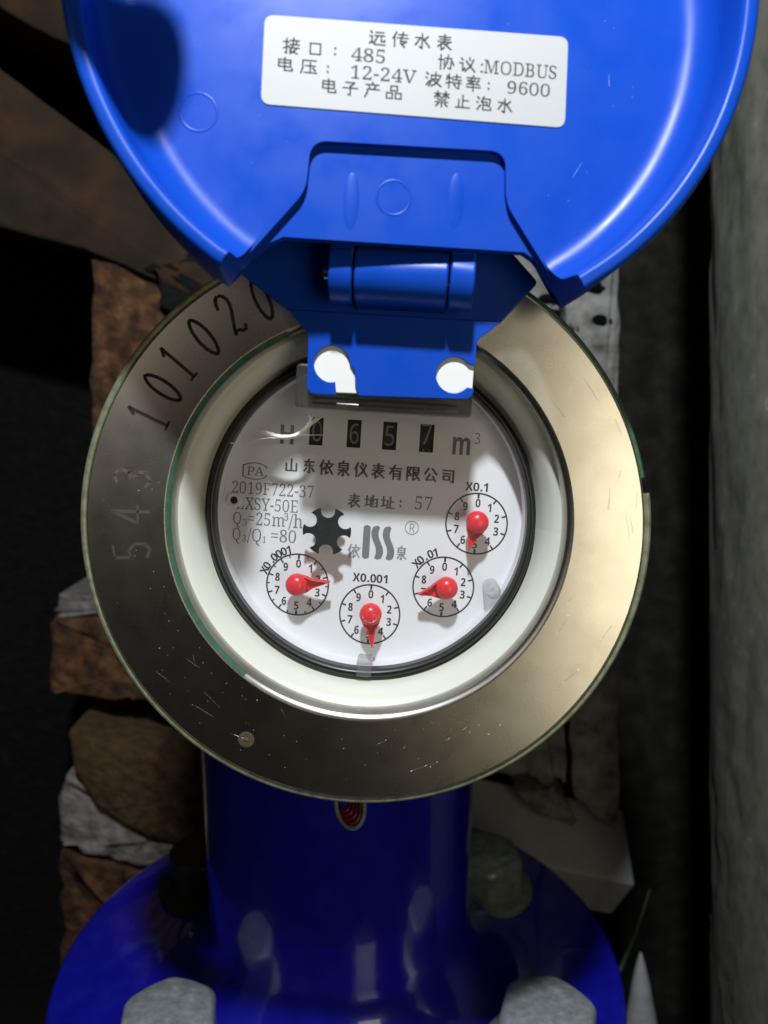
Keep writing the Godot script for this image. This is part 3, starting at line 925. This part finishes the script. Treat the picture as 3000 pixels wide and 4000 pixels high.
	s.lathe([[Vector2(0.86, 0.3), Vector2(0, 0.25)]], 0, 360, 20)
	part("screw_hole", s.done(M.matt_black), meter, head * Transform3D(Basis.IDENTITY, Vector3(-31.6, 1.1, z) * MM))
	s = Shape.new()
	s.lathe([[Vector2(1.9, 0), Vector2(1.7, 6), Vector2(1.2, 6.6), Vector2(0.5, 6.5)], [Vector2(0.5, 6.5), Vector2(0.45, 5.0), Vector2(0, 5.0)]], 0, 360, 32)
	part("clear_peg", s.done(M.clear_light), meter, head * Transform3D(Basis.IDENTITY, Vector3(28.3, -14.9, z) * MM))
	s = Shape.new()
	box(s, Vector3(0.8, -33.6, -11.4), Vector3(3.4, 4.2, 4.0), 0.5)
	part("clear_nub", s.done(M.clear_light), meter, head)
	# cover glass
	s = Shape.new()
	s.lathe([[Vector2(0, -9.6), Vector2(34.8, -9.6)]], 0, 360, 96)
	part("cover_glass", s.done(M.glass), meter, head)

func build_lid() -> void:
	var z := -12.0
	var aR := -57.6
	var aL := 237.8
	var s := Shape.new()
	var fillet := []
	for k in 11:
		var a := PI / 2 * k / 10
		fillet.append(Vector2(57.0 - 6.2 * (1.0 - cos(a)) - 0.3, z + 6.2 - 6.2 * sin(a)))
	var inner := [Vector2(57.6, -0.2), Vector2(57.3, -1.0)]
	inner.append_array(fillet)
	inner.append(Vector2(47.0, z))
	s.lathe([
		[Vector2(60.9, -15.5), Vector2(60.5, -1.2), Vector2(60.2, -0.4), Vector2(59.5, 0.0), Vector2(58.2, 0.05), Vector2(57.6, -0.2), Vector2(57.3, -1.0)],
		inner.slice(1),
		[Vector2(60.9, -15.5), Vector2(58, -18), Vector2(0, -19.5)],
	], aR, aL, 180)
	# closed ends of the rim beside the hinge gap
	var prof := PackedVector2Array([Vector2(60.9, -15.5), Vector2(60.5, -1.2), Vector2(59.5, 0.0), Vector2(58.2, 0.05), Vector2(57.3, -1.0)])
	for p in fillet: prof.append(p)
	prof.append_array(PackedVector2Array([Vector2(47, z), Vector2(47, -15.5)]))
	for a in [aR, aL]:
		var r := deg_to_rad(a)
		s.face(prof, 0.0, Transform3D(Basis(Vector3(cos(r), sin(r), 0), Vector3(0, 0, 1), Vector3(-sin(r), cos(r), 0)), Vector3.ZERO))
	# floor of the lid round the hinge pocket
	var left := arc_points(56.9, aL, aL, 1)[0]
	var right := arc_points(56.9, aR, aR, 1)[0]
	var pocket := rounded(PackedVector2Array([right, Vector2(19.6, -33.2), Vector2(19.0, -23.6), Vector2(-17.8, -24.4), Vector2(-18.4, -33.6), left]), [0.0, 2.5, 3.2, 3.2, 2.5, 0.0], 8)
	var floor_poly := arc_points(47.0, aR, aL, 120)
	var q := pocket.duplicate()
	q.reverse()
	floor_poly.append_array(q)
	s.face(floor_poly, z)
	var lid := part("lid", s.done(M.blue), meter, lidf)
	# recessed hinge pocket
	s = Shape.new()
	var pf := PackedVector2Array()
	pf.append_array(pocket)
	var lowline := [left, Vector2(-25.2, -43.4), Vector2(-22.4, -41.9), Vector2(24.0, -41.6), Vector2(26.2, -42.9), right]
	for k in range(1, 5): pf.append(lowline[k])
	s.face(pf, z - 1.6)
	s.flat()
	var edge := PackedVector2Array()
	edge.append_array(pocket)
	for i in edge.size() - 1:
		s.quad(Vector3(edge[i].x, edge[i].y, z), Vector3(edge[i + 1].x, edge[i + 1].y, z), Vector3(edge[i + 1].x, edge[i + 1].y, z - 1.6), Vector3(edge[i].x, edge[i].y, z - 1.6))
	# lower edge of the pocket floor has thickness
	for i in 5:
		s.quad(Vector3(lowline[i].x, lowline[i].y, z - 1.6), Vector3(lowline[i + 1].x, lowline[i + 1].y, z - 1.6), Vector3(lowline[i + 1].x, lowline[i + 1].y, z - 4.2), Vector3(lowline[i].x, lowline[i].y, z - 4.2))
	part("hinge_pocket", s.done(M.blue), lid)
	# moulding marks
	for c in [Vector3(-38.6, -21.0, 3.4), Vector3(-1.8, -33.2, 3.2)]:
		var m := Shape.new()
		var base := z if c.x < -20 else z - 1.6
		m.lathe([[Vector2(c.z - 0.28, base), Vector2(c.z, base + 0.16), Vector2(c.z + 0.28, base)]], 0, 360, 48)
		part("moulding_ring", m.done(M.blue), lid, Transform3D(Basis.IDENTITY, Vector3(c.x, c.y, 0) * MM))
	for c in [Vector2(-9.8, -34.5), Vector2(10.2, -33.0)]:
		var m := Shape.new()
		m.ellipsoid(Vector3(c.x, c.y, z - 1.75), Vector3(1.7, 6.0, 0.34), 14, 24)
		part("moulding_bump", m.done(M.blue), lid)
	var rng := RandomNumberGenerator.new()
	rng.seed = 64
	s = Shape.new()
	for i in 150:
		var a := deg_to_rad(rng.randf_range(aR + 8, aL - 8))
		var rr := 46.0 * sqrt(rng.randf())
		var c := Vector2(cos(a), sin(a)) * rr
		if c.y < -22.0 and absf(c.x) < 22.0: continue
		if c.y > -20.0 and c.y < -1.0 and c.x > -28.5 and c.x < 31.0: continue
		var sz := rng.randf_range(0.04, 0.11)
		s.ellipsoid(Vector3(c.x, c.y, z), Vector3(sz, sz, sz * 0.6), 4, 6)
	var specks := part("dust_grains", s.done(M.dust), lid)
	specks.set_meta("kind", "stuff")
	for k in [[33.0, -26.0, 62.0, 1.6], [-9.6, 12.0, 20.0, 2.2], [38.0, -9.0, 95.0, 1.1], [-36.0, 6.0, 140.0, 1.4]]:
		s = Shape.new()
		var d: Vector2 = Vector2.from_angle(deg_to_rad(k[2])) * float(k[3])
		s.tube([Vector3(k[0] - d.x, k[1] - d.y, z), Vector3(k[0], k[1], z + 0.03), Vector3(k[0] + d.x, k[1] + d.y, z)], 0.07, 0.04, 6)
		part("scratch", s.done(M.scratch), lid)
	# unseen plate on the rim, shaped to cast the shadow inside the lid
	s = Shape.new()
	var shade_plate := PackedVector2Array()
	for i in 40:
		var a := TAU * i / 40
		shade_plate.append(Vector2(-48.9 + 8.8 * cos(a) + 1.6 * sin(a), 12.6 + 12.4 * sin(a)))
	s.prism(shade_plate, 17.6, 20.2, 0.5)
	box(s, Vector3(-57.4, 14.0, 9.0), Vector3(2.6, 9.0, 19.0), 0.6)
	box(s, Vector3(-54.0, 14.0, 18.4), Vector3(9.4, 9.0, 2.0), 0.4)
	part("unseen_shade_plate", s.done(M.blue), lid)
	# sticker
	s = Shape.new()
	var lab := rounded(PackedVector2Array([Vector2(-27.3, -18.7), Vector2(30.0, -18.5), Vector2(29.6, -1.9), Vector2(-27.2, -2.8)]), [1.8], 6)
	s.prism(lab, z + 0.02, z + 0.2, 0.04)
	var sticker := part("label_sticker", s.done(M.sticker), meter, lidf)
	sticker.set_meta("label", "white sticker with four lines of black print")
	var ink := Shape.new()
	var pz := z + 0.26
	print_hanzi(ink, "远传水表", Vector2(-6.4, -5.18), Vector2(6.2, -4.93), 3.1, 2.9, 0.3, pz)
	print_hanzi(ink, "接口：", Vector2(-22.2, -7.97), Vector2(-13.2, -8.06), 3.1, 2.9, 0.3, pz)
	print_text(ink, "485", Vector2(-7.8, -8.40), 2.3, serif, pz, 1.25)
	print_hanzi(ink, "协议", Vector2(6.6, -8.42), Vector2(10.6, -8.58), 3.1, 2.9, 0.3, pz)
	print_text(ink, ":", Vector2(13.4, -8.64), 2.1, serif, pz, 1.2)
	print_text(ink, "MODBUS", Vector2(20.8, -8.55), 2.3, serif, pz, 1.02)
	print_hanzi(ink, "电压：", Vector2(-23.2, -11.28), Vector2(-14.4, -11.38), 3.1, 2.7, 0.3, pz)
	print_text(ink, "12-24V", Vector2(-5.0, -11.56), 2.3, serif, pz, 1.2)
	print_hanzi(ink, "波特率：", Vector2(4.4, -11.65), Vector2(15.8, -11.91), 3.1, 2.8, 0.3, pz)
	print_text(ink, "9600", Vector2(22.6, -11.93), 2.2, serif, pz, 1.25)
	print_hanzi(ink, "电子产品", Vector2(-15.0, -14.48), Vector2(-2.8, -14.64), 3.0, 2.8, 0.3, pz)
	print_hanzi(ink, "禁止泡水", Vector2(6.2, -15.13), Vector2(18.2, -15.38), 3.0, 2.8, 0.3, pz)
	part("sticker_print", ink.done(M.sticker_ink), sticker)

func build_hinge() -> void:
	var by := 47.8
	var bz := 8.5
	var r := 5.4
	# barrel pieces along x; local: profile in (y, z)
	var across := func(x: float) -> Transform3D:
		return Transform3D(Basis(Vector3(0, 1, 0), Vector3(0, 0, 1), Vector3(1, 0, 0)), Vector3(x, 0, 0))
	var knuckle := func(x0: float, x1: float, to_lid: bool) -> Mesh:
		var s := Shape.new()
		var web := PackedVector2Array()
		if to_lid:
			web = PackedVector2Array([Vector2(by, bz - 4.8), Vector2(by + 3.0, bz - 5.0), Vector2(by + 9.5, bz - 2.0), Vector2(by + 9.5, bz + 3.4), Vector2(by + 4.0, bz + 3.6), Vector2(by, bz + 5.0)])
		else:
			web = PackedVector2Array([Vector2(by + 1.0, 2.6), Vector2(by + 1.0, bz), Vector2(by - 5.0, bz - 0.6), Vector2(by - 5.5, 4.0), Vector2(by - 6.8, 3.4), Vector2(by - 6.6, 2.6)])
		s.prism(web, x0 + 0.1, x1 - 0.1, 0.3, across.call(0.0))
		var rr := r if to_lid else r * 0.97
		s.lathe([[Vector2(1.0, x0), Vector2(rr - 0.35, x0)], [Vector2(rr - 0.35, x0), Vector2(rr - 0.1, x0 + 0.12), Vector2(rr, x0 + 0.4)], [Vector2(rr, x0 + 0.4), Vector2(rr, x1 - 0.4)], [Vector2(rr, x1 - 0.4), Vector2(rr - 0.1, x1 - 0.12), Vector2(rr - 0.35, x1)], [Vector2(rr - 0.35, x1), Vector2(1.0, x1)]], 0, 360, 48, (across.call(0.0) as Transform3D) * Transform3D(Basis.IDENTITY, Vector3(by, bz, 0)))
		return s.done(M.blue)
	part("lid_knuckle", knuckle.call(-9.2, -4.9, true), meter, head)
	part("lid_knuckle", knuckle.call(13.0, 17.5, true), meter, head)
	part("plate_knuckle", knuckle.call(-4.5, 12.6, false), meter, head)
	var s := Shape.new()
	s.lathe([[Vector2(0, -10.8), Vector2(0.9, -10.8), Vector2(1.25, -10.4)], [Vector2(1.25, -10.4), Vector2(1.25, 17.6)]], 0, 360, 24)
	part("hinge_pin", s.done(M.steel), meter, head * Transform3D(Basis(Vector3(0, 1, 0), Vector3(0, 0, 1), Vector3(1, 0, 0)), Vector3(0, by, bz) * MM))
	# hinge plate: screwed part below, wide shield above
	var z := 4.4
	var low := rounded(PackedVector2Array([Vector2(-13.2, 25.3), Vector2(19.4, 26.2), Vector2(19.3, 37.5), Vector2(23.6, 41.2), Vector2(-17.6, 41.2), Vector2(-13.5, 36.9)]), [1.9, 1.9, 1.0, 0.0, 0.0, 1.0], 6)
	var holes := [
		Geometry2D.merge_polygons(circle(Vector2(-8.6, 31.4), 3.55, 40), PackedVector2Array([Vector2(-6.6, 33.8), Vector2(-4.0, 30.2), Vector2(-3.8, 27.9), Vector2(-2.4, 24.0), Vector2(-7.2, 24.0), Vector2(-7.8, 28.2)]))[0],
		Geometry2D.merge_polygons(circle(Vector2(15.4, 30.7), 3.5, 40), PackedVector2Array([Vector2(15.2, 33.4), Vector2(18.2, 32.9), Vector2(21, 32.4), Vector2(21, 28.2), Vector2(17.4, 28.5), Vector2(15.6, 28.0)]))[0],
	]
	var poly := low
	for h in holes:
		poly = Geometry2D.clip_polygons(poly, h)[0]
	s = Shape.new()
	s.prism(poly, z - 2.6, z, 0.1)
	var hp := part("hinge_plate", s.done(M.blue), meter, head)
	s = Shape.new()
	var top := rounded(PackedVector2Array([Vector2(-17.7, 41.2), Vector2(23.7, 41.2), Vector2(30.4, 49.4), Vector2(23.0, 56.5), Vector2(-23.0, 56.5), Vector2(-28.8, 48.6)]), [0.0, 0.0, 1.0, 4.0, 4.0, 1.0], 6)
	s.prism(top, z - 3.4, z - 1.0, 0.4)
	part("hinge_shield", s.done(M.blue), hp)
	# white plugs seen through the two keyholes
	s = Shape.new()
	for h in holes:
		var b := Shape.new()
		var p2: PackedVector2Array = Geometry2D.offset_polygon(h, 0.6)[0]
		p2 = Geometry2D.intersect_polygons(p2, PackedVector2Array([Vector2(-12.8, 25.8), Vector2(19.2, 26.6), Vector2(19.2, 37), Vector2(-12.8, 37)]))[0]
		b.prism(p2, z - 6.0, z - 0.9, 0.1)
		part("white_plug", b.done(M.white), meter, head)
	# clear block on the glass that carries the plate
	s = Shape.new()
	box(s, Vector3(1.8, 27.0, -4.0), Vector3(35.4, 8.8, 11.2), 0.8)
	part("clear_block", s.done(M.clear), meter, head)
	for k in 2:
		s = Shape.new()
		box(s, Vector3(2.2, 23.7 + 1.1 * k, 2.0 - k * 0.1), Vector3(29.0, 0.5, 0.8), 0.2)
		part("clear_rib", s.done(M.clear), meter, head)

func build_loose() -> void:
	# frayed white fibre on the glass
	var f := thing("white_fibre", "frayed white thread lying across the upper left of the dial glass", "thread", "", head)
	var rng := RandomNumberGenerator.new()
	rng.seed = 9
	var z := -8.9
	var paths := [
		[Vector2(-24.8, 17.7), Vector2(-21.5, 16.6), Vector2(-18.2, 16.6), Vector2(-16.0, 17.6), Vector2(-14.4, 19.4), Vector2(-13.4, 21.4)],
		[Vector2(-24.6, 17.2), Vector2(-21.0, 16.2), Vector2(-17.6, 16.4), Vector2(-15.2, 17.8), Vector2(-13.6, 19.6), Vector2(-11.6, 21.2)],
		[Vector2(-24.9, 17.5), Vector2(-21.2, 16.4), Vector2(-17.8, 16.5), Vector2(-15.6, 17.6), Vector2(-14.0, 19.3), Vector2(-12.6, 21.0)],
		[Vector2(-24.5, 17.6), Vector2(-20.6, 16.3), Vector2(-17.0, 16.8), Vector2(-15.0, 18.4), Vector2(-13.9, 20.0), Vector2(-14.3, 21.2)],
		[Vector2(-30.9, 14.3), Vector2(-27.5, 14.5), Vector2(-24.4, 15.6), Vector2(-20.5, 16.1), Vector2(-16.5, 16.9), Vector2(-10.6, 17.3)],
	]
	for k in paths.size():
		var curve := Curve3D.new()
		for i in paths[k].size():
			var p: Vector2 = paths[k][i]
			var t: Vector2 = (paths[k][mini(i + 1, paths[k].size() - 1)] - paths[k][maxi(i - 1, 0)]) / 6.0
			curve.add_point(Vector3(p.x, p.y, z + 0.1 * k), Vector3(-t.x, -t.y, 0), Vector3(t.x, t.y, 0))
		var pts := []
		for i in 31:
			pts.append(curve.sample_baked(curve.get_baked_length() * i / 30.0) + Vector3(rng.randf_range(-0.05, 0.05), rng.randf_range(-0.05, 0.05), 0))
		var s := Shape.new()
		s.tube(pts, 0.44 if k < 4 else 0.13, 0.26 if k < 4 else 0.09, 7)
		part("strand", s.done(M.fibre), f)
	# looped wires under the ring
	var w := thing("signal_cable", "small loop of red and white wires hanging under the metal ring", "cable")
	for k in 5:
		var pts := []
		var c := Vector3(-7.2 + 0.5 * k, -78.5, -30.0 + 0.9 * k)
		var rad := Vector2(2.0 + 0.42 * k, 1.6 + 0.7 * k)
		for i in 25:
			var a := PI + PI * i / 24.0
			pts.append(c + Vector3(rad.x * cos(a), rad.y * sin(a), 2.0 * sin(a * 1.5)))
		pts.push_front(pts[0] + Vector3(0.3, 22, -6))
		pts.append(pts[-1] + Vector3(-0.3, 22, -6))
		var s := Shape.new()
		s.tube(pts, 0.62, 0.62, 10)
		part("wire", s.done(M.wire_red if k < 4 else M.wire_white), w)
